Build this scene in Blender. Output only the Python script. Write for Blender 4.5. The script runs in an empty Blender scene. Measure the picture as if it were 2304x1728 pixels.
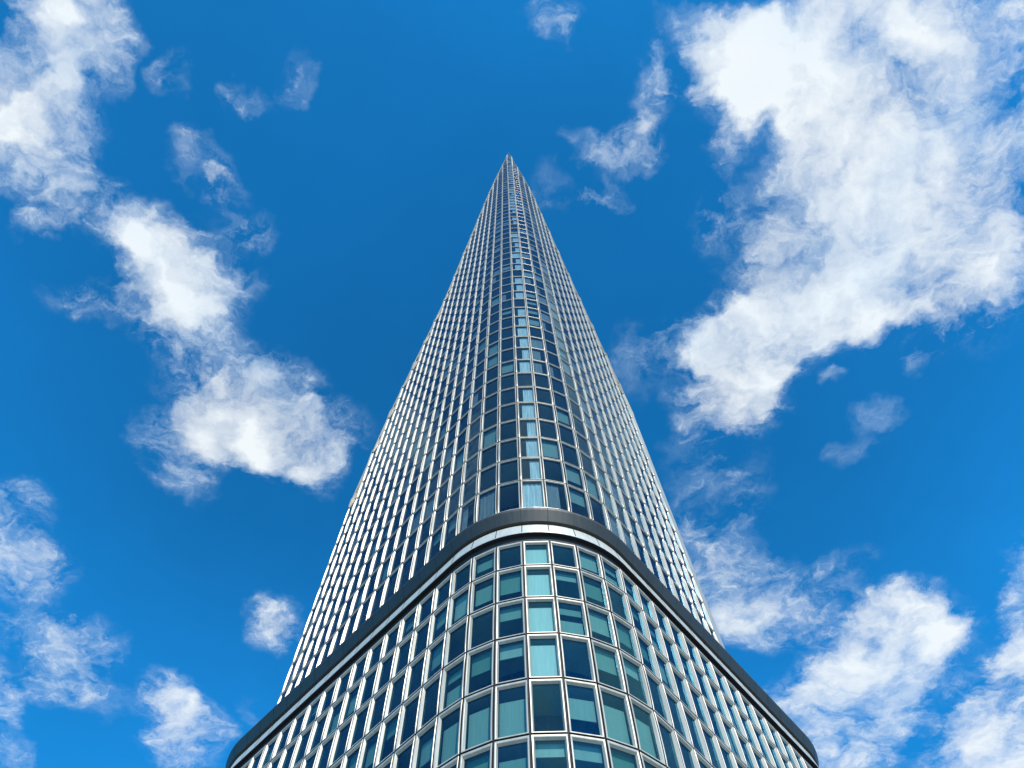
import bpy, math, random
from mathutils import Vector, Matrix
random.seed(7)
sc = bpy.context.scene
col = sc.collection
R = math.radians

# ------------------------------------------------------------------ camera
W = 1.5                       # width of one window bay in metres
EYE = 1.6                     # eye height
cam_d = bpy.data.cameras.new("camera"); cam = bpy.data.objects.new("camera", cam_d); col.objects.link(cam)
cam_d.sensor_width = 36.0; cam_d.lens = 1624.77 / 2304 * 36.0
cam_d.clip_start = 0.1; cam_d.clip_end = 20000
cam.matrix_world = Matrix(((0.999646729, 0.026578495, 0.0, 0.0),
                           (0.02453265, -0.92270015, -0.38473703, 0.0),
                           (-0.01022573, 0.38460111, -0.92302623, EYE),
                           (0, 0, 0, 1)))
sc.camera = cam
sc.render.resolution_x = 1024; sc.render.resolution_y = 768

# ------------------------------------------------------------------ sun
SUN_EL, SUN_AZ = R(46), R(15)          # azimuth: from straight behind the viewer towards the right
sd = Vector((math.sin(SUN_AZ) * math.cos(SUN_EL), -math.cos(SUN_AZ) * math.cos(SUN_EL), math.sin(SUN_EL)))
sun_d = bpy.data.lights.new("sun", 'SUN'); sun_d.energy = 3.9; sun_d.angle = R(0.53); sun_d.color = (1.0, 0.95, 0.85)
sun = bpy.data.objects.new("sun", sun_d); col.objects.link(sun)
sun.rotation_euler = (-sd).to_track_quat('-Z', 'Y').to_euler(); sun.location = sd * 500

# ------------------------------------------------------------------ node helper
class NT:
    def __init__(s, tree): s.t = tree; s.n = tree.nodes; s.l = tree.links
    def put(s, sock, v):
        if isinstance(v, bpy.types.NodeSocket): s.l.new(v, sock)
        elif v is not None: sock.default_value = v
    def math(s, op, a, b=None, c=None, clamp=False):
        n = s.n.new('ShaderNodeMath'); n.operation = op; n.use_clamp = clamp
        for i, v in enumerate((a, b, c)):
            if v is not None: s.put(n.inputs[i], v)
        return n.outputs[0]
    def vmath(s, op, a, b=None, scale=None):
        n = s.n.new('ShaderNodeVectorMath'); n.operation = op
        s.put(n.inputs[0], a)
        if b is not None: s.put(n.inputs[1], b)
        if scale is not None: s.put(n.inputs['Scale'], scale)
        return n.outputs['Value'] if op in ('LENGTH', 'DOT_PRODUCT') else n.outputs[0]
    def rng(s, v, a, b, c, d, smooth=False):
        n = s.n.new('ShaderNodeMapRange')
        if smooth: n.interpolation_type = 'SMOOTHSTEP'
        for i, q in enumerate((v, a, b, c, d)): s.put(n.inputs[i], q)
        return n.outputs[0]
    def noise(s, vec, scale, detail=6, rough=0.5, color=False, dist=0.0, lac=2.0):
        n = s.n.new('ShaderNodeTexNoise'); s.put(n.inputs['Vector'], vec)
        n.inputs['Scale'].default_value = scale; n.inputs['Detail'].default_value = detail
        n.inputs['Roughness'].default_value = rough; n.inputs['Distortion'].default_value = dist
        n.inputs['Lacunarity'].default_value = lac
        return n.outputs['Color'] if color else n.outputs[0]
    def mapping(s, vec, loc=(0, 0, 0), rot=(0, 0, 0), sca=(1, 1, 1), kind='POINT'):
        n = s.n.new('ShaderNodeMapping'); n.vector_type = kind; s.put(n.inputs[0], vec)
        n.inputs[1].default_value = loc; n.inputs[2].default_value = rot; n.inputs[3].default_value = sca
        return n.outputs[0]
    def mix(s, f, a, b):
        n = s.n.new('ShaderNodeMix'); n.data_type = 'RGBA'
        s.put(n.inputs[0], f); s.put(n.inputs[6], a); s.put(n.inputs[7], b)
        return n.outputs[2]

# ------------------------------------------------------------------ sky with clouds (a flat cloud layer seen from below)
BLOBS=[(0.395,-0.017,0.124,0.09,0.02,1.25),(0.484,0.023,0.126,0.125,0.02,1.15),(0.624,-0.017,0.101,0.14,0.02,0.85),(0.438,0.157,0.095,0.125,0.03,1.25),(0.558,0.229,0.131,0.097,0.03,1.2),(0.649,0.144,0.076,0.091,0.03,0.62),(0.411,0.292,0.094,0.082,-0.35,1.2),(0.502,0.281,0.106,0.078,0.03,1.15),(0.33,0.427,0.077,0.094,0.03,1.15),(0.365,0.361,0.082,0.067,0.03,1.1),(0.263,0.362,0.051,0.037,0.03,0.8),(0.688,0.286,0.08,0.079,0.03,0.8),(0.634,0.312,0.074,0.051,0.03,0.85),(0.608,0.383,0.041,0.038,0.03,0.6),(0.295,0.184,0.035,0.049,0.03,0.8),(0.292,0.075,0.031,0.053,0.19,0.7),(0.316,0.014,0.036,0.039,0.02,0.6),(0.297,-0.062,0.052,0.032,0.02,0.7),(0.158,0.083,0.044,0.031,-0.58,0.85),(0.191,0.016,0.03,0.047,0.34,0.72),(0.122,0.145,0.035,0.022,0.03,0.7),(0.099,0.082,0.04,0.015,0.36,0.55),(0.212,-0.032,0.021,0.032,0.26,0.5),(0.238,-0.078,0.029,0.015,0.02,0.5),(0.08,-0.077,0.028,0.023,0.02,0.68),(0.267,-0.004,0.036,0.028,0.02,0.5),(-0.519,-0.076,0.052,0.074,0.19,1.2),(-0.576,-0.098,0.04,0.032,0.02,0.8),(-0.611,-0.004,0.065,0.064,0.02,1.15),(-0.582,0.03,0.058,0.037,-0.42,1),(-0.619,0.078,0.073,0.049,0.03,1.1),(-0.559,0.106,0.053,0.024,0.2,0.65),(-0.612,0.145,0.051,0.024,-0.37,0.75),(-0.426,-0.01,0.029,0.028,0.02,0.55),(-0.326,0.01,0.027,0.021,0.02,0.5),(-0.271,-0.015,0.021,0.028,0.02,0.38),(-0.409,0.098,0.037,0.034,0.03,0.5),(-0.385,0.135,0.028,0.031,0.03,0.5),(-0.454,0.252,0.091,0.078,0.03,1.3),(-0.43,0.276,0.049,0.049,0.03,0.9),(-0.49,0.189,0.051,0.043,0.03,0.7),(-0.348,0.18,0.037,0.029,0.03,0.68),(-0.353,0.251,0.039,0.027,0.03,0.5),(-0.535,0.162,0.046,0.049,0.61,0.55),(-0.6,0.271,0.062,0.032,0.03,0.62),(-0.506,0.326,0.043,0.036,0.03,0.7),(-0.437,0.39,0.089,0.053,0.03,0.8),(-0.345,0.422,0.056,0.047,0.03,0.7),(-0.409,0.471,0.088,0.069,0.03,1.15),(-0.344,0.508,0.081,0.067,0.23,1.05),(-0.27,0.495,0.061,0.049,0.03,0.75),(-0.518,0.519,0.05,0.08,0.03,0.75),(-0.314,0.558,0.051,0.042,0.03,0.7),(-0.787,0.603,0.055,0.041,0.03,0.6),(-0.825,0.723,0.08,0.074,0.03,0.85),(-0.85,0.854,0.096,0.048,0.03,0.5),(-0.756,0.893,0.06,0.059,0.03,0.85),(-0.823,0.964,0.065,0.062,-0.37,0.7),(-0.929,0.999,0.033,0.076,0.04,0.9),(-0.965,1.136,0.048,0.056,0.04,0.55),(-0.633,1.112,0.078,0.098,0.04,1.05),(-0.638,1.032,0.055,0.058,0.04,0.75),(-0.417,0.853,0.048,0.057,0.03,0.66),(-0.478,1.066,0.038,0.041,0.04,0.4),(-0.756,1.028,0.059,0.058,0.04,0.4),(0.375,0.824,0.088,0.092,0.03,0.95),(0.429,0.886,0.09,0.063,0.03,0.75),(0.336,0.656,0.076,0.082,0.03,0.48),(0.276,0.551,0.037,0.076,0.03,0.42),(0.19,0.4,0.042,0.061,0.03,0.42),(0.053,0.134,0.028,0.028,0.03,0.42),(0.538,0.801,0.07,0.05,-0.86,0.5),(0.663,0.946,0.129,0.117,0.03,1.35),(0.605,1.133,0.127,0.15,0.04,1.4),(0.659,0.854,0.072,0.053,-0.43,0.8),(0.752,0.918,0.041,0.054,0.03,0.5),(0.914,1.168,0.129,0.182,0.04,1.45),(0.9,0.986,0.051,0.116,0.03,1.2),(0.856,0.792,0.028,0.097,0.03,0.9),(0.563,0.484,0.036,0.028,0.03,0.52),(0.529,0.538,0.036,0.025,0.03,0.38),(0.476,0.42,0.021,0.017,0.03,0.45),(0.28,0.717,0.054,0.056,0.03,0.35)]

world = bpy.data.worlds.new("World"); sc.world = world; world.use_nodes = True
wt = NT(world.node_tree); wt.n.clear()
wout = wt.n.new('ShaderNodeOutputWorld'); wbg = wt.n.new('ShaderNodeBackground')
wt.l.new(wbg.outputs[0], wout.inputs[0])
SKY = 0.10
wbg.inputs[1].default_value = SKY
sky = wt.n.new('ShaderNodeTexSky'); sky.sky_type = 'NISHITA'; sky.sun_disc = False
sky.sun_elevation = SUN_EL; sky.sun_rotation = math.pi - SUN_AZ
sky.air_density = 1.0; sky.dust_density = 0.25; sky.ozone_density = 2.2
tc = wt.n.new('ShaderNodeTexCoord')
sep = wt.n.new('ShaderNodeSeparateXYZ'); wt.l.new(tc.outputs['Generated'], sep.inputs[0])
zc = wt.math('MAXIMUM', sep.outputs[2], 0.06)
cmb = wt.n.new('ShaderNodeCombineXYZ')
wt.l.new(wt.math('DIVIDE', sep.outputs[0], zc), cmb.inputs[0])
wt.l.new(wt.math('DIVIDE', sep.outputs[1], zc), cmb.inputs[1])
uv = cmb.outputs[0]
# domain warp
w0 = wt.vmath('SCALE', wt.vmath('SUBTRACT', wt.noise(uv, 3.0, 2, 0.5, True), (0.5, 0.5, 0.5)), scale=0.05)
w1 = wt.vmath('SCALE', wt.vmath('SUBTRACT', wt.noise(uv, 7.0, 4, 0.55, True), (0.5, 0.5, 0.5)), scale=0.11)
w2 = wt.vmath('SCALE', wt.vmath('SUBTRACT', wt.noise(uv, 26.0, 4, 0.6, True), (0.5, 0.5, 0.5)), scale=0.045)
uvw = wt.vmath('ADD', wt.vmath('ADD', wt.vmath('ADD', uv, w0), w1), w2)
BLOBS += [(0.02, -0.80, 0.10, 0.42, 0, 1.3), (0.95, -0.35, 0.22, 0.45, 0.3, 1.1), (1.25, 0.35, 0.3, 0.4, 0, 1.0)]  # unseen clouds added so the centre and right-hand glass reflects white
acc = None
for (bx, by, rx, ry, an, st) in BLOBS:
    src = uvw
    if acc is not None:               # chained so that the blobs are worked out one after the other
        mn = wt.n.new('ShaderNodeVectorMath'); mn.operation = 'MULTIPLY_ADD'
        wt.l.new(acc, mn.inputs[0]); mn.inputs[1].default_value = (1e-7, 1e-7, 1e-7); wt.l.new(uvw, mn.inputs[2]); src = mn.outputs[0]
    v = wt.mapping(src, (bx, by, 0), (0, 0, an), (rx * 1.42, ry * 1.42, 1), 'TEXTURE')
    e = wt.rng(wt.vmath('DOT_PRODUCT', v, v), 0.0, 1.0, st, 0.0, True)
    acc = e if acc is None else wt.math('ADD', acc, e)
# clouds elsewhere in the sky (outside the part the photograph shows)
behind = wt.rng(wt.math('ADD', wt.math('MULTIPLY', wt.noise(uv, 1.6, 3, 0.5), 1.0), 0.0), 0.46, 0.60, 0.0, 1.1, True)
outside = wt.math('MULTIPLY', wt.rng(sep.outputs[0], -0.15, 0.1, 0.0, 1.0), wt.math('MAXIMUM', wt.math('MAXIMUM', wt.rng(sep.outputs[1], -0.50, -0.25, 1.0, 0.0),
          wt.rng(wt.math('ABSOLUTE', sep.outputs[0]), 0.62, 0.72, 0.0, 1.0)), wt.rng(wt.math('DIVIDE', sep.outputs[1], zc), 1.35, 1.8, 0.0, 1.0)))
thin = wt.rng(wt.noise(wt.mapping(uvw, (1, 9, 0)), 4.5, 5, 0.55), 0.36, 0.62, 0.52, 1.12)
acc = wt.math('ADD', wt.math('MULTIPLY', wt.math('MINIMUM', acc, 1.55), thin), wt.math('MULTIPLY', behind, outside))
n1 = wt.noise(uvw, 10.0, 13, 0.64)
n2 = wt.noise(wt.mapping(uvw, (3, 5, 0), (0, 0, R(35)), (1.0, 1.7, 1)), 34.0, 10, 0.62)
tex = wt.math('ADD', wt.math('MULTIPLY', wt.math('SUBTRACT', n1, 0.53), 3.3), wt.math('MULTIPLY', wt.math('SUBTRACT', n2, 0.5), 2.0))
fade = wt.rng(acc, 0.0, 0.45, 0.0, 1.0, True)
raw = wt.math('ADD', acc, wt.math('MULTIPLY', tex, wt.math('SUBTRACT', 1.0, wt.rng(acc, 0.45, 1.5, 0.0, 0.80, True))))
dens = wt.math('MULTIPLY', wt.rng(raw, 0.10, 1.6, 0.0, 1.0), fade)
dens = wt.math('POWER', dens, 1.25)
veil = wt.math('MULTIPLY', wt.rng(acc, 0.0, 0.5, 0.0, 0.36, True), wt.rng(n1, 0.40, 0.68, 0.0, 1.0, True))
dens = wt.math('MAXIMUM', dens, veil)
# graded sky blue
skyc = wt.vmath('SCALE', wt.vmath('MULTIPLY', sky.outputs[0], (0.10, 1.26, 1.90)), scale=wt.math('MULTIPLY', wt.rng(sep.outputs[2], 0.62, 0.92, 1.36, 0.98, True), wt.rng(wt.noise(uv, 2.2, 5, 0.55), 0.3, 0.7, 0.92, 1.08)))
n3 = wt.noise(wt.mapping(uv, (7, 2, 0)), 5.0, 4, 0.5)
core = wt.rng(wt.math('ADD', wt.rng(raw, 0.2, 1.3, 0.0, 0.9), wt.math('MULTIPLY', wt.math('SUBTRACT', n3, 0.5), 1.5)), 0.0, 1.05, 0.0, 1.0, True)
ccol = wt.mix(core, (5.6, 7.6, 9.8, 1), (9.2, 9.8, 10.1, 1))
fin = wt.mix(wt.math('MULTIPLY', dens, 0.97), skyc, ccol)
wt.l.new(fin, wbg.inputs[0])
world.cycles.sampling_method = 'MANUAL'; world.cycles.sample_map_resolution = 512

sc.view_settings.view_transform = 'Standard'; sc.view_settings.look = 'None'
sc.view_settings.exposure = 0.0; sc.view_settings.gamma = 1.0

# ------------------------------------------------------------------ materials
def mat(name):
    m = bpy.data.materials.new(name); m.use_nodes = True
    t = NT(m.node_tree); b = m.node_tree.nodes['Principled BSDF']
    return m, t, b
def objco(t):
    g = t.n.new('ShaderNodeNewGeometry'); return g.outputs['Position']
def metal(name, c, metallic, rough, var=0.12, streak=True):
    m, t, b = mat(name)
    p = objco(t)
    st = t.noise(t.mapping(p, sca=(2.2, 2.2, 0.12)), 2.0, 4, 0.6)
    fi = t.noise(p, 0.7, 3, 0.5)
    f = t.rng(t.math('ADD', t.math('MULTIPLY', st, 0.6), t.math('MULTIPLY', fi, 0.4)), 0.3, 0.7, 1.0 - var, 1.0 + var)
    b.inputs['Base Color'].default_value = (*c, 1)
    t.l.new(t.mix(1.0, (0, 0, 0, 1), t.vmath('SCALE', (c[0], c[1], c[2]), scale=f)), b.inputs['Base Color'])
    b.inputs['Metallic'].default_value = metallic
    t.l.new(t.rng(st, 0.3, 0.7, rough - 0.05, rough + 0.07), b.inputs['Roughness'])
    return m
M_ALU = metal("aluminium_frame", (0.62, 0.535, 0.43), 0.22, 0.36, 0.2)
M_LIP = metal("aluminium_cladding", (0.74, 0.68, 0.58), 0.25, 0.36, 0.07)
M_DARK = metal("dark_grey_cladding", (0.036, 0.033, 0.026), 0.0, 0.5, 0.28)
M_GAP = metal("black_joint", (0.035, 0.030, 0.030), 0.0, 0.7, 0.1)
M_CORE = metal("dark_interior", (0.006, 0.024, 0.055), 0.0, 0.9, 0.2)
M_SLAB = metal("pale_ceiling", (0.22, 0.30, 0.30), 0.0, 0.9, 0.1)
M_ROOF = metal("roof_membrane", (0.25, 0.25, 0.25), 0.0, 0.8)
M_SPAN = metal("dark_spandrel_glass", (0.02, 0.05, 0.075), 0.0, 0.18)
M_WALL = metal("grey_wall_cladding", (0.35, 0.35, 0.34), 0.2, 0.5)

def blind_mat():
    m, t, b = mat("blind_with_reflection")
    oi = t.n.new('ShaderNodeAttribute'); oi.attribute_name = 'shade'
    p = objco(t)
    fold = t.noise(t.mapping(p, sca=(7, 7, 0.35)), 2.2, 4, 0.6)
    c = t.mix(oi.outputs['Fac'], (0.14, 0.21, 0.165, 1), (0.88, 0.68, 0.64, 1))  # palest tone also holds the bright cloud reflected in the centre panes
    c2 = t.vmath('MULTIPLY', c, t.vmath('SCALE', (1, 1, 1), scale=t.rng(fold, 0.3, 0.7, 0.88, 1.06)))
    t.l.new(c2, b.inputs['Base Color']); b.inputs['Roughness'].default_value = 0.8
    return m
M_BLIND = blind_mat()
def curtain_mat(nm, k):
    m, t, b = mat(nm)
    p = objco(t)
    fold = t.noise(t.mapping(p, sca=(9, 9, 0.25)), 2.0, 5, 0.65)
    c2 = t.vmath('MULTIPLY', (0.80 * k, 0.74 * k, 0.68 * k), t.vmath('SCALE', (1, 1, 1), scale=t.rng(fold, 0.3, 0.7, 0.45, 1.05)))
    t.l.new(c2, b.inputs['Base Color']); b.inputs['Roughness'].default_value = 0.85
    return m
M_CURT = curtain_mat("curtain_bright_reflection", 1.0); M_CURT2 = curtain_mat("curtain_dim", 0.33)  # bright and dim copy; the centre column's reflected glow is put into the colour

def glass_mat(name, tint, gl, ior, wav, dust):
    m = bpy.data.materials.new(name); m.use_nodes = True
    t = NT(m.node_tree); t.n.clear()
    out = t.n.new('ShaderNodeOutputMaterial')
    tr = t.n.new('ShaderNodeBsdfTransparent'); tr.inputs[0].default_value = (*tint, 1)
    g = t.n.new('ShaderNodeBsdfGlossy'); g.inputs['Color'].default_value = (*gl, 1); g.inputs['Roughness'].default_value = 0.02
    geo = t.n.new('ShaderNodeNewGeometry'); f0 = ((ior - 1) / (ior + 1)) ** 2
    p = objco(t)
    bump = t.n.new('ShaderNodeBump'); bump.inputs['Strength'].default_value = wav; bump.inputs['Distance'].default_value = 0.05
    t.l.new(t.noise(p, 0.55, 2, 0.5), bump.inputs['Height'])
    t.l.new(bump.outputs[0], g.inputs['Normal']); 
    cosi = t.math('ABSOLUTE', t.vmath('DOT_PRODUCT', bump.outputs[0], geo.outputs['Incoming']))
    fres = t.math('MULTIPLY_ADD', t.math('POWER', t.math('SUBTRACT', 1.0, cosi, None, True), 5.0), 1 - f0, f0)
    # rain-streaked dust on the pane
    du = t.n.new('ShaderNodeBsdfDiffuse'); du.inputs[0].default_value = (0.14, 0.34, 0.42, 1)
    dn = t.noise(t.mapping(p, sca=(6, 6, 0.5)), 3.0, 6, 0.65)
    mx = t.n.new('ShaderNodeMixShader'); t.l.new(fres, mx.inputs[0]); t.l.new(tr.outputs[0], mx.inputs[1]); t.l.new(g.outputs[0], mx.inputs[2])
    mx2 = t.n.new('ShaderNodeMixShader'); t.l.new(t.rng(dn, 0.45, 0.8, 0.0, dust), mx2.inputs[0]); t.l.new(mx.outputs[0], mx2.inputs[1]); t.l.new(du.outputs[0], mx2.inputs[2])
    t.l.new(mx2.outputs[0], out.inputs[0])
    return m
M_GLASS = glass_mat("tinted_glass", (0.56, 0.88, 0.86), (0.12, 0.42, 0.66), 1.95, 0.45, 0.05)
M_GLASS_T = glass_mat("tower_glass", (0.66, 0.87, 0.93), (0.24, 0.42, 0.60), 1.85, 0.9, 0.10)

# ------------------------------------------------------------------ plan outline of the building (unit: one bay)
THL, THR, TH0, K = -0.79855, 0.89180, 0.00471, 0.23007
PX, PY = 0.73577, 15.71360
TBL, TBR = -6.0, 5.0                     # the tower's walls bow gently away beyond these bays
TL_, TR_ = -18.1, 17.8                   # where the podium's far corners start to turn
def heading(t):
    if t >= 0:
        th = min(TH0 + K * t, THR)
        if t > TR_: th = min(THR + 0.28 * (t - TR_), THL + math.pi)
    else:
        th = max(TH0 + K * t, THL)
        if t < TL_: th = max(THL + 0.28 * (t - TL_), THR - math.pi)
    return th
def theading(t):
    if t >= 0: return min(TH0 + K * t, THR) + max(0, t - TBR) * 0.012
    return max(TH0 + K * t, THL) - max(0, TBL - t) * 0.009
STEP = 0.01
def _trace(sign, tmax, heading):
    xs = [(PX, PY)]; x, y = PX, PY; n = int(tmax / STEP)
    for i in range(n):
        th = heading(sign * (i + 0.5) * STEP)
        x += sign * math.cos(th) * STEP; y += sign * math.sin(th) * STEP
        xs.append((x, y))
    return xs
_R, _L = _trace(1, 50, heading), _trace(-1, 50, heading)
_TR, _TL = _trace(1, 24, theading), _trace(-1, 24, theading)
def pl(t, tower=False):
    a = (_TR if t >= 0 else _TL) if tower else (_R if t >= 0 else _L); q = abs(t) / STEP; i = min(int(q), len(a) - 2); f = q - i
    return Vector((a[i][0] * (1 - f) + a[i + 1][0] * f, a[i][1] * (1 - f) + a[i + 1][1] * f, 0))
def out_n(t):
    th = heading(t); return Vector((math.sin(th), -math.cos(th), 0))
def tout_n(t):
    th = theading(t); return Vector((math.sin(th), -math.cos(th), 0))
def qt(t, o, z):                         # the same for the tower
    p = pl(t, True) + tout_n(t) * o
    return Vector((p.x * W, p.y * W, z * W + EYE))
def pt(t, o, z):                         # world point: along the wall, out from it, height above the eye (all in bays)
    p = pl(t) + out_n(t) * o
    return Vector((p.x * W, p.y * W, z * W + EYE))
ZG = -EYE / W
def frange(a, b, s):
    n = max(1, int(round((b - a) / s))); return [a + (b - a) * i / n for i in range(n + 1)]

# ------------------------------------------------------------------ objects
def mesh_obj(name, verts, faces, m, parent=None, smooth=False, mats=None, fm=None):
    me = bpy.data.meshes.new(name); me.from_pydata([tuple(v) for v in verts], [], faces)
    for mm in (mats or [m]): me.materials.append(mm)
    if fm: me.polygons.foreach_set('material_index', fm)
    if smooth: me.polygons.foreach_set('use_smooth', [True] * len(me.polygons))
    me.update()
    o = bpy.data.objects.new(name, me); col.objects.link(o)
    if parent: o.parent = parent
    return o
class MB:
    def __init__(s): s.v = []; s.f = []
    def add(s, vs, fs):
        b = len(s.v); s.v += list(vs); s.f += [tuple(i + b for i in f) for f in fs]
    def box(s, o, a, b, c):              # corner + three edge vectors
        o = Vector(o); s.add([o, o + a, o + a + b, o + b, o + c, o + a + c, o + a + b + c, o + b + c],
              [(0, 3, 2, 1), (4, 5, 6, 7), (0, 1, 5, 4), (1, 2, 6, 5), (2, 3, 7, 6), (3, 0, 4, 7)])
    def obj(s, name, m, parent=None, smooth=False): return mesh_obj(name, s.v, s.f, m, parent, smooth)

root = bpy.data.objects.new("skyscraper", None); col.objects.link(root)
root.location = (PX * W, (PY + 14) * W, 0)
root['label'] = "tall rounded-corner tower of silver framed windows above a wide curved dark cornice"
root['category'] = "skyscraper"
bpy.context.view_layer.update()
def adopt(o):
    o.parent = root; o.matrix_parent_inverse = Matrix.Translation(-root.location)
    return o
def part(mb, name, m, smooth=False): return adopt(mb.obj(name, m, None, smooth))

# window frame unit: local x along the wall (centred), y = into the building, z up; origin at the bottom middle
def frame_geo(w, h, kind):
    g = 0.028 * W
    sw, hw, bw = (0.082 * W, 0.125 * W, 0.07 * W) if kind == 'podium' else (0.070 * W, 0.065 * W, 0.05 * W)      # jamb, head and sill widths
    ridge = RIDGE[kind]
    x0, x1, z0, z1 = -w / 2 + g, w / 2 - g, g, h - g
    N = 8
    secs = []                                          # outer point, ridge height, inner point
    hr, pd = (0.035, 0.048) if kind == 'podium' else (0.022, 0.026)
    def rd(u): return W * (hr + ridge * max(0.0, math.sin(math.pi * min(1, max(0, u)))) ** 0.55)
    ix0, ix1, iz0, iz1 = x0 + sw, x1 - sw, z0 + bw, z1 - hw
    for i in range(N + 1):                             # left side going up
        u = i / N; secs.append(((x0, z0 + (z1 - z0) * u), rd(u), (ix0, iz0 + (iz1 - iz0) * u), u))
    for i in range(1, 4):
        u = i / 4; secs.append(((x0 + (x1 - x0) * u, z1), W * hr, (ix0 + (ix1 - ix0) * u, iz1), 0))
    for i in range(N + 1):
        u = 1 - i / N; secs.append(((x1, z0 + (z1 - z0) * u), rd(u), (ix1, iz0 + (iz1 - iz0) * u), u))
    for i in range(1, 4):
        u = 1 - i / 4; secs.append(((x0 + (x1 - x0) * u, z0), W * hr, (ix0 + (ix1 - ix0) * u, iz0), 0))
    prof = [(0.0, None), (0.0, 0.75), (0.10, 1.0), (0.42, 1.0), (0.60, 0.86), (1.0, None)]
    V = []; F = []
    for (o, r, n, u) in secs:
        for (a, hh) in prof:
            x = o[0] * (1 - a) + n[0] * a; z = o[1] * (1 - a) + n[1] * a
            if hh is None: y = 0.03 * W if a == 0 else pd * W
            else: y = -r * hh
            V.append((x, y, z))
    P = len(prof); S = len(secs)
    global FM
    FM = [1 if k == 0 else 0 for i in range(S) for k in range(P - 1)]
    for i in range(S):
        j = (i + 1) % S
        for k in range(P - 1): F.append((i * P + k, i * P + k + 1, j * P + k + 1, j * P + k))
    pane = ([(ix0 - .01, (pd - .003) * W, iz0 - .01), (ix1 + .01, (pd - .003) * W, iz0 - .01), (ix1 + .01, (pd - .003) * W, iz1 + .01), (ix0 - .01, (pd - .003) * W, iz1 + .01)], [(0, 1, 2, 3)])
    return V, F, pane, (ix0, ix1, iz0, iz1)

Mc = cam.matrix_world.inverted()
def screen_area(M, w, h):
    q = []
    for x, z in ((-w / 2, 0), (w / 2, 0), (w / 2, h), (-w / 2, h)):
        c = Mc @ (M @ Vector((x, 0, z)))
        if c.z > -0.1: return 0
        q.append((c.x / -c.z * 722 + 512, 384 - c.y / -c.z * 722))
    if max(a for a, b in q) < 0 or min(a for a, b in q) > 1024 or min(b for a, b in q) > 768: return 0
    s = 0
    for i in range(4): s += q[i][0] * q[(i + 1) % 4][1] - q[(i + 1) % 4][0] * q[i][1]
    return abs(s) / 2 * (1.0 if max(b for a, b in q) <= 800 else 0.5)

units = []      # (matrix, width, height, kind, column, row)
def unit_matrix(a, b, z):                 # a -> b: points left to right as seen from outside
    ex = (b - a); w = ex.length; ex = ex.normalized(); ey = Vector((-ex.y, ex.x, 0))
    o = (a + b) / 2
    return Matrix(((ex.x, ey.x, 0, o.x), (ex.y, ey.y, 0, o.y), (0, 0, 1, z * W + EYE), (0, 0, 0, 1))), w

# podium rows (heights above the eye, in bays)
PZ = [22.52, 21.05, 19.33, 17.62, 15.80, 13.90, 12.03, 10.16, 8.29, 6.42, 4.55]
for c in range(-23, 25):
    a, b = pt(c - 0.5, 0, 0), pt(c + 0.5, 0, 0)
    for r in range(len(PZ) - 1):
        M, w = unit_matrix(a, b, PZ[r + 1])
        units.append((M, w, (PZ[r] - PZ[r + 1]) * W, 'podium', c, r))

# tower rows
TZ = [24.75]
n = 0
while TZ[-1] < 190:
    z = 27.0 + 1.997 * n + 0.0135 * n * n if n <= 26 else TZ[-1] + 2.70
    TZ.append(z); n += 1
HT = [(-16.0,42),(-15.5,46),(-15,51),(-14.5,54.6),(-13.5,59.6),(-12.5,65),(-11.5,70.2),(-10.5,75.8),(-9.5,84.6),(-8.5,94.4),(-7.5,103),(-6.5,112.5),(-5.5,122.0),(-4.5,130.5),(-3.5,137.5),(-2.5,146.2),(-1.5,159),(-1,168),(-0.5,177.5),(-0.1,185),(0.5,173),(1,162),(1.5,153.5),(2.5,140.5),(3.5,131.5),(4.5,122.7),(5.5,112.5),(6.5,102),(7.5,91.3),(8.5,81),(9.5,71.8),(10.5,62.9),(11.5,54.6),(12.0,50)]
def H0(t):
    if t <= HT[0][0]: return HT[0][1]
    for (a, ha), (b, hb) in zip(HT, HT[1:]):
        if t <= b: return ha + (hb - ha) * (t - a) / (b - a)
    return HT[-1][1]
def slope(p): return p.x / p.y
def find(f, lo, hi):
    for i in range(40):
        m_ = (lo + hi) / 2
        if f(m_) > 0: hi = m_
        else: lo = m_
    return (lo + hi) / 2
sA, sB = slope(pl(-16.0)), slope(pl(12.0))
TA = find(lambda t: slope(pl(t, True)) - sA, -24, -10)
TB = find(lambda t: slope(pl(t, True)) - sB, 8, 24)
_hc = {}
def H(t):                                # height of the raked top
    k = round(t, 3)
    if k not in _hc:
        if TBL <= t <= TBR: _hc[k] = H0(t)
        else:
            p = pl(t, True); s_ = slope(p)
            to = find(lambda q: slope(pl(q)) - s_, -16.5, 12.5)
            _hc[k] = H0(to) * p.length / pl(to).length
    return _hc[k]
JA = math.ceil(TA - 0.5) + 0.5; JB = math.floor(TB - 0.5) + 0.5      # first and last full joint
CA, CB = int(JA + 0.5), int(JB + 0.5)
print('tower', TA, TB, JA, JB, H(TA), H(TB))
infill = MB(); fin_list = []; spand = MB()
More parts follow.
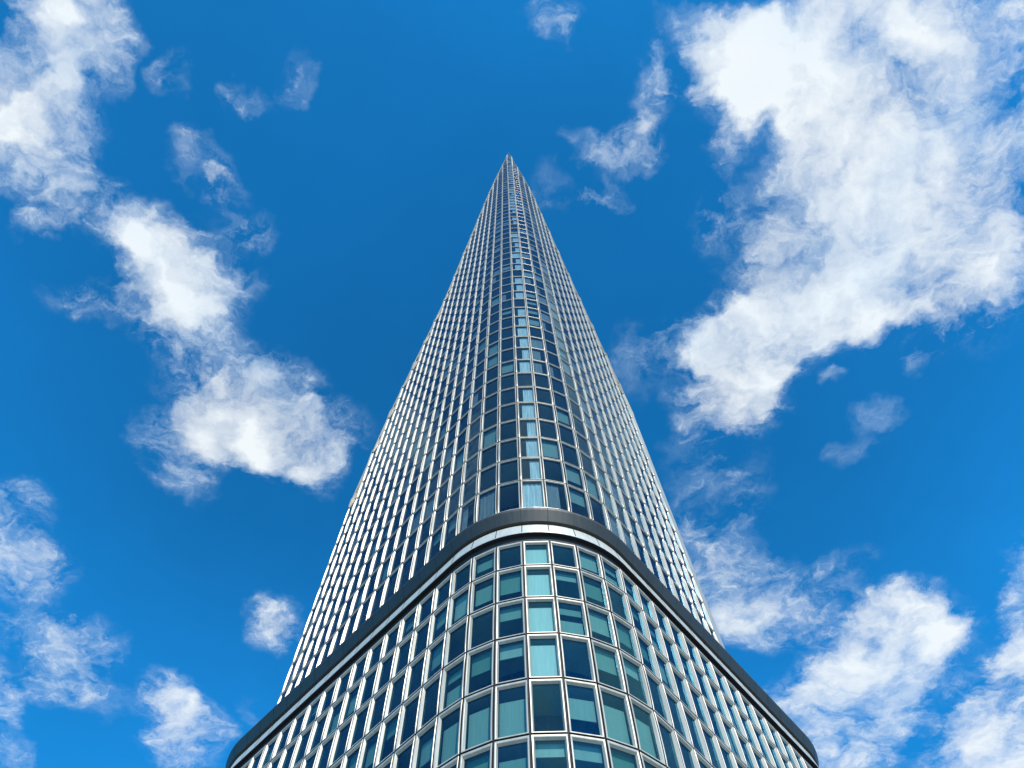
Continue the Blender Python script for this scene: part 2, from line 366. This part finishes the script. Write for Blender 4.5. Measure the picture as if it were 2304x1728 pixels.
for c in range(CA, CB):
    t0, t1 = c - 0.5, c + 0.5
    a, b = qt(t0, 0, 0), qt(t1, 0, 0)
    top = min(H(t0), H(t1), H((t0 + t1) / 2)) - 0.15
    r = 0
    while r + 1 < len(TZ) and TZ[r + 1] <= top:
        M, w = unit_matrix(a, b, TZ[r])
        units.append((M, w, (TZ[r + 1] - TZ[r]) * W, 'tower', c, r)); r += 1
    zb = TZ[r]
    hs_ = frange(t0, t1, 0.1)
    vs = [qt(t, -0.07, zb) for t in hs_] + [qt(t, -0.07, max(zb, H(t) - 0.05)) for t in reversed(hs_)]
    # raked infill glazing, its transoms and the fins beside it
    nv = len(vs); infill.add(vs, [(k, k + 1, nv - 2 - k, nv - 1 - k) for k in range(nv // 2 - 1)])
    rr = r
    while rr + 1 < len(TZ) and TZ[rr] < max(H(t0), H(t1)):
        z = TZ[rr]
        lo, hi = t0, t1
        ts = [t0 + (t1 - t0) * k / 10 for k in range(11) if H(t0 + (t1 - t0) * k / 10) > z + 0.1]
        if len(ts) > 1:
            p, q = qt(ts[0], 0.03, z - 0.06), qt(ts[-1], 0.03, z - 0.06)
            nn = tout_n(c) * -0.12 * W
            spand.box(p, q - p, nn, Vector((0, 0, 0.12 * W)))
        rr += 1
    for t, hh in ((t0, H(t0)), (t1, H(t1))):
        if hh > zb + 0.1:
            fins = MB()
            ex = (b - a).normalized(); sgn = 1 if t == t0 else -1
            fins.box(qt(t, -0.08, zb) + ex * 0.022 * W * sgn, ex * 0.10 * W * sgn, tout_n(t) * 0.20 * W, Vector((0, 0, (hh - zb - 0.05) * W)))
            fin_list.append(fins)

# ---- all window units: the hundred that show largest are parts of their own, the rest one part
areas = sorted(range(len(units)), key=lambda i: -screen_area(*units[i][:3]))
big = set(areas[:100])
shared = {}
rest = {'F': MB(), 'P': MB(), 'Q': MB()}
rest_fm = []; blind_rest = MB(); shade_rest = []; curt_rest = {True: MB(), False: MB()}
RIDGE = {'podium': 0.022, 'tower': 0.045}
def blind_rects(kind, c, r, inner):  # blinds and curtains also stand in for bands and clouds reflected in the panes
    ix0, ix1, iz0, iz1 = inner; hh = iz1 - iz0; q = random.random(); out = []
    if kind == 'podium':
        if c == 0:
            out = [('b', iz0, iz1 - 0.10 * hh, 1.0)] if r <= 3 else ([] if r < 5 else [('b', iz1 - 0.25 * hh, iz1, 0.5)])  # reflected cloud is put into the pale colour of these centre blinds
        elif r == 4 and abs(c) <= 3 and c != 0:
            out = [('b', iz0 + (0.0 if c != 1 else 0.35 * hh), iz1 - 0.22 * hh, 0.28)]
        elif abs(c) > 4 and random.random() < 0.45: out = []
        elif q < 0.34: out = [('b', iz1 - hh * random.uniform(0.25, 0.75), iz1, random.random() * .4)]
        elif q < 0.50: out = [('b', iz0 + hh * random.uniform(0.3, 0.55), iz1 - hh * 0.15, random.random() * .3)]
        elif q < 0.60: out = [('b', iz0, iz1 - hh * random.uniform(0.1, 0.3), random.random() * .4)]
        elif q < 0.70: out = [('b', iz1 - hh * 0.3, iz1 - hh * 0.1, 0.12), ('b', iz0, iz0 + hh * 0.5, 0.25)]
    else:
        if c == 0: out = [('c', ix0 + (ix1 - ix0) * random.choice((0.0, 0.2, 0.32, 0.32, 0.45)), ix1, 0)] if q < .9 or r < 2 else []  # bright copy here carries the centre panes' reflection in its colour
        elif c > 0 and q < 0.30: out = [('c', ix0, ix1 - (ix1 - ix0) * random.choice((0, 0, .3, .6)), 0)]
        elif c < 0 and q < 0.10: out = [('c', ix0, ix0 + (ix1 - ix0) * random.choice((1, 1, .6, .4)), 0)]
        elif q > 0.86: out = [('b', iz1 - hh * random.uniform(0.3, 1.0), iz1, 0.05)]
    return out
def blind_geo(rects, inner):
    ix0, ix1, iz0, iz1 = inner; bm, cm, sh = MB(), MB(), []
    for (k, a, b, s) in rects:
        if k == 'b':
            y = 0.17 * W
            bm.box((ix0, y, a), Vector((ix1 - ix0, 0, 0)), Vector((0, 0.02 * W, 0)), Vector((0, 0, b - a))); sh += [s] * 8
        else:
            y = 0.12 * W; nseg = 8; vs = []
            for i in range(nseg + 1):
                x = a + (b - a) * i / nseg; yy = y + (0.02 * W if i % 2 else 0)
                vs += [(x, yy, iz0), (x, yy, iz1)]
            cm.add(vs, [(2 * i, 2 * i + 2, 2 * i + 3, 2 * i + 1) for i in range(nseg)])
    return bm, cm, sh
def setshade(o, sh):
    at = o.data.attributes.new('shade', 'FLOAT', 'POINT'); at.data.foreach_set('value', sh)
for i, (M, w, h, kind, c, r) in enumerate(units):
    key = (round(w, 3), round(h, 3), kind)
    V, F, pane, inner = frame_geo(w, h, kind)
    rects = blind_rects(kind, c, r, inner)
    bm, cm, sh = blind_geo(rects, inner)
    gm = M_GLASS if kind == 'podium' else M_GLASS_T
    # every unit sits a hair differently, as real ones do
    T = M @ Matrix.Rotation(random.gauss(0, 0.0018), 4, 'Z') @ Matrix.Rotation(random.gauss(0, 0.0018), 4, 'X')
    if i in big:
        if key not in shared:
            def mk(nm, vv, ff, m):
                me = bpy.data.meshes.new(nm); me.from_pydata(vv, [], ff); me.materials.append(m); me.update(); return me
            shared[key] = (mk("window", V, F, M_ALU), mk("pane", *pane, gm))
            shared[key][0].materials.append(M_GAP); shared[key][0].polygons.foreach_set('material_index', FM)
        f = bpy.data.objects.new("window", shared[key][0]); col.objects.link(f); adopt(f); f.matrix_basis = T
        p = bpy.data.objects.new("pane", shared[key][1]); col.objects.link(p); p.parent = f
        if bm.v: o = bm.obj("blind", M_BLIND, f); setshade(o, sh)
        if cm.v: cm.obj("curtain", M_CURT if c == 0 else M_CURT2, f)
    else:
        rest['F'].add([T @ Vector(v) for v in V], F); rest_fm += FM
        rest['P' if kind == 'podium' else 'Q'].add([T @ Vector(v) for v in pane[0]], pane[1])
        if bm.v: blind_rest.add([T @ Vector(v) for v in bm.v], bm.f); shade_rest += sh
        if cm.v: curt_rest[c == 0].add([T @ Vector(v) for v in cm.v], cm.f)
fr = part(rest['F'], "window", M_ALU); fr['kind'] = 'stuff'
fr.data.materials.append(M_GAP); fr.data.polygons.foreach_set('material_index', rest_fm)
def sub(mb, name, m):
    o = mb.obj(name, m, fr); o.matrix_parent_inverse = Matrix.Translation(-root.location) @ Matrix.Translation(root.location)
    o['kind'] = 'stuff'; return o
sub(rest['P'], "pane", M_GLASS); sub(rest['Q'], "pane", M_GLASS_T)
o = sub(blind_rest, "blind", M_BLIND); setshade(o, shade_rest)
sub(curt_rest[True], "curtain", M_CURT); sub(curt_rest[False], "curtain", M_CURT2)
part(infill, "raked_glazing", M_SPAN); [part(f_, "fin", M_ALU) for f_ in fin_list]; part(spand, "transom", M_ALU)

# ---- joint grid behind the frames
def strip(mb, ts, prof, closed=False, pt=pt):    # sweep a profile [(o,z)] along the wall
    b = len(mb.v); P = len(prof)
    for t in ts:
        for (o_, z) in prof: mb.v.append(pt(t, o_, z))
    k = P if closed else P - 1
    for i in range(len(ts) - 1):
        for j in range(k):
            a = b + i * P + j; a2 = b + i * P + (j + 1) % P
            mb.f.append((a, a + P, a2 + P, a2))
grid = MB()
def post(t, z0, z1, pt=pt, out_n=out_n):
    ex = (pt(t + .05, 0, 0) - pt(t - .05, 0, 0)).normalized()
    grid.box(pt(t, -0.035, z0) - ex * 0.07 * W, ex * 0.14 * W, out_n(t) * -0.10 * W, Vector((0, 0, (z1 - z0) * W)))
for c in range(-24, 25): post(c + 0.5, PZ[-1], PZ[0] + 0.1)
for c in range(CA - 1, CB): post(c + 0.5, TZ[0], H(c + 0.5) - 0.1, qt, tout_n)
for z in PZ[:-1]:
    strip(grid, [c + .5 for c in range(-24, 25)], [(-0.038, z - .08), (-0.038, z + .08), (-0.14, z + .08), (-0.14, z - .08)], True)
for z in TZ[1:]:
    cs = [c + .5 for c in range(CA - 1, CB) if H(c + .5) > z + .2]
    if len(cs) > 1: strip(grid, cs, [(-0.038, z - .08), (-0.038, z + .08), (-0.14, z + .08), (-0.14, z - .08)], True, qt)
part(grid, "joint_grid", M_GAP)

# ---- floors and core inside
for z in PZ[:-1]:
    s_ = MB(); strip(s_, frange(-23.5, 24.5, 1), [(-0.16, z - .12), (-0.16, z + .10), (-3.0, z + .10), (-3.0, z - .12)], True)
    part(s_, "floor_slab", M_SLAB)
for z in TZ[1:]:
    ts = [t for t in frange(TA + .6, TB - .6, 0.5) if H(t) > z + 1.0]
    if len(ts) > 1:
        s_ = MB(); strip(s_, ts, [(-0.16, z - .12), (-0.16, z + .10), (-2.6, z + .10), (-2.6, z - .12)], True, qt)
        part(s_, "floor_slab", M_SLAB)
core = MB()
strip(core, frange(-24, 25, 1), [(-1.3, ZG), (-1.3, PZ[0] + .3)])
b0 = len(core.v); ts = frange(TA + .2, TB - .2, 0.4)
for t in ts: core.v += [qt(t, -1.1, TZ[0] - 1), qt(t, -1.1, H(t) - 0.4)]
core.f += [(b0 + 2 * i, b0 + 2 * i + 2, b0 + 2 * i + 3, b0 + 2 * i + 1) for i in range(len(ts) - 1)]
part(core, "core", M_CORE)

# ---- cornice between podium and tower
cor_t = frange(-29, 29, 0.25)
c_dark = MB(); strip(c_dark, cor_t, [(-0.3, 24.72), (0.24, 24.42), (0.29, 24.30), (0.29, 24.20), (0.11, 23.66), (-0.05, 23.62), (-0.05, 23.54)])
cd = part(c_dark, "cornice", M_DARK, False)
c_lip = MB(); strip(c_lip, cor_t, [(-0.045, 23.56), (0.02, 23.54), (0.13, 22.95), (0.12, 22.90)])
part(c_lip, "cornice_lip", M_LIP, False)
c_sof = MB(); strip(c_sof, cor_t, [(0.118, 22.895), (-0.06, 22.93), (-0.06, 22.54), (-0.30, 22.50)])
part(c_sof, "soffit", M_GAP)
seam = MB()
for c in range(-27, 28):
    t = c + 0.5
    ex = (pt(t + .05, 0, 0) - pt(t - .05, 0, 0)).normalized() * 0.035 * W
    pf = [(0.244, 24.42), (0.294, 24.30), (0.294, 24.20), (0.114, 23.663)]
    vs = [];
    for (o_, z) in pf: vs += [pt(t, o_, z) - ex / 2, pt(t, o_, z) + ex / 2]
    seam.add(vs, [(2 * i, 2 * i + 1, 2 * i + 3, 2 * i + 2) for i in range(len(pf) - 1)])
    pf = [(0.024, 23.54), (0.134, 22.95)]
    vs = []
    for (o_, z) in pf: vs += [pt(t, o_, z) - ex / 2, pt(t, o_, z) + ex / 2]
    seam.add(vs, [(0, 1, 3, 2)])
so = seam.obj("panel_joint", M_GAP, cd); so['kind'] = 'stuff'
# ---- thin sill under the first tower row
sill = MB(); strip(sill, frange(JA, JB, 0.5), [(-0.1, 24.78), (0.05, 24.76), (0.05, 24.66), (-0.1, 24.64)], False, qt)
part(sill, "tower_sill", M_ALU)

# ---- podium roof, back walls, ground floor
def ring_pts(ts): return [pl(t) for t in ts]
back_t_r = 29.0; back_t_l = -29.0
rf = MB()
ts = frange(-29, 29, 0.5)
rf.v = [pt(t, -0.25, 24.70) for t in ts]; rf.f = [tuple(range(len(ts)))]
part(rf, "podium_roof", M_ROOF)
bw = MB()
pa, pb = pt(29, 0, 0), pt(-29, 0, 0)
strip(bw, frange(-29, -23.5, 0.25), [(0, ZG), (0, 22.82)]); strip(bw, frange(24.5, 29, 0.25), [(0, ZG), (0, 22.82)])
for (p, q) in ((pa, pb),):
    bw.add([Vector((p.x, p.y, 0)), Vector((q.x, q.y, 0)), Vector((q.x, q.y, 24.7 * W + EYE)), Vector((p.x, p.y, 24.7 * W + EYE))], [(0, 1, 2, 3)])
part(bw, "wall", M_WALL)
gf = MB()
strip(gf, frange(-29, 29, 0.25), [(0.02, PZ[-1]), (0.12, PZ[-1] - .05), (0.12, PZ[-1] - .55), (-0.5, PZ[-1] - .6)])
part(gf, "canopy_band", M_LIP)
sh = MB(); strip(sh, frange(-23.5, 24.5, 0.5), [(-0.5, PZ[-1] - .55), (-0.5, ZG + .2)])
part(sh, "shopfront_glazing", M_GLASS)
pi_ = MB()
for c in range(-24, 25, 3):
    t = c + .5; ex = (pt(t + .05, 0, 0) - pt(t - .05, 0, 0)).normalized()
    pi_ = MB(); pi_.box(pt(t, 0, ZG) - ex * 0.2 * W, ex * 0.4 * W, out_n(t) * -0.4 * W, Vector((0, 0, (PZ[-1] - .55 - ZG) * W)))
    part(pi_, "pier", M_WALL)

# ---- tower far corners, back walls and raked roof
PLt, PRt = qt(TA, 0, 0), qt(TB, 0, 0)
tl = Vector((math.cos(THL), math.sin(THL), 0)); tr = Vector((math.cos(THR), math.sin(THR), 0))
# back corner: PL + a*tr = PR - b*tl
d = PRt - PLt; det = tr.x * tl.y - tr.y * tl.x
a_ = (d.x * tl.y - d.y * tl.x) / det
PB = PLt + tr * a_
def at(p, z): return Vector((p.x, p.y, z * W + EYE))
pier = MB()
for t0, t1 in ((TA, JA), (JB, TB)):
    pier = MB()
    pier.add([qt(t0, 0.03, TZ[0] - .3), qt(t1, 0.03, TZ[0] - .3), qt(t1, 0.03, H(t1)), qt(t0, 0.03, H(t0)),
              qt(t0, -0.4, TZ[0] - .3), qt(t1, -0.4, TZ[0] - .3), qt(t1, -0.4, H(t1)), qt(t0, -0.4, H(t0))],
             [(0, 1, 2, 3), (4, 7, 6, 5), (0, 3, 7, 4), (1, 5, 6, 2), (3, 2, 6, 7)])
    part(pier, "corner_pier", M_ALU)
bk = MB(); HL, HR = H(TA) - .1, H(TB) - .1; HB = 34
bk.add([at(PLt, 23), at(PB, 23), at(PB, HB), at(PLt, HL)], [(0, 1, 2, 3)])
bk.add([at(PRt, 23), at(PB, 23), at(PB, HB), at(PRt, HR)], [(0, 3, 2, 1)])
part(bk, "wall", M_WALL)
rl = MB(); n_ = 40
for i in range(n_ + 1):
    f = i / n_; t0 = -0.1 + (TA + 0.1) * f; t1 = -0.1 + (TB + 0.1) * f
    p, q = qt(t0, -0.2, H(t0) - .15), qt(t1, -0.2, H(t1) - .15)
    rl.v += [p, q]
rl.f = [(2 * i, 2 * i + 1, 2 * i + 3, 2 * i + 2) for i in range(n_)]
nb = len(rl.v); rl.v.append(at(PB, HB)); rl.f.append((nb - 2, nb - 1, nb))
part(rl, "raked_roof", M_ROOF)
# coping along the raked top
cop = MB(); ts = sorted(set(frange(TA, TB, 0.25) + [-0.1]))
b0 = len(cop.v)
for t in ts:
    h_ = H(t)
    for (o_, dz) in ((0.07, -.16), (0.07, .06), (-.12, .06), (-.12, -.16)): cop.v.append(qt(t, o_, h_ + dz))
for i in range(len(ts) - 1):
    for j in range(4):
        a = b0 + i * 4 + j; a2 = b0 + i * 4 + (j + 1) % 4; cop.f.append((a, a + 4, a2 + 4, a2))
part(cop, "coping", M_ALU)

# ------------------------------------------------------------------ ground
m, t, b = mat("street_paving"); p = objco(t)
br = t.n.new('ShaderNodeTexBrick'); t.l.new(p, br.inputs['Vector']); br.inputs['Scale'].default_value = 1.0
br.inputs['Color1'].default_value = (0.24, 0.23, 0.22, 1); br.inputs['Color2'].default_value = (0.29, 0.28, 0.26, 1); br.inputs['Mortar'].default_value = (0.1, 0.1, 0.1, 1)
br.inputs['Mortar Size'].default_value = 0.012
t.l.new(t.mix(t.rng(t.noise(p, 0.3, 5), 0.3, 0.7, 0.0, 0.4), br.outputs[0], (0.15, 0.15, 0.145, 1)), b.inputs['Base Color'])
b.inputs['Roughness'].default_value = 0.8
g = mesh_obj("ground", [(-3000, -3000, 0), (3000, -3000, 0), (3000, 3000, 0), (-3000, 3000, 0)], [(0, 1, 2, 3)], m)
g['kind'] = 'structure'
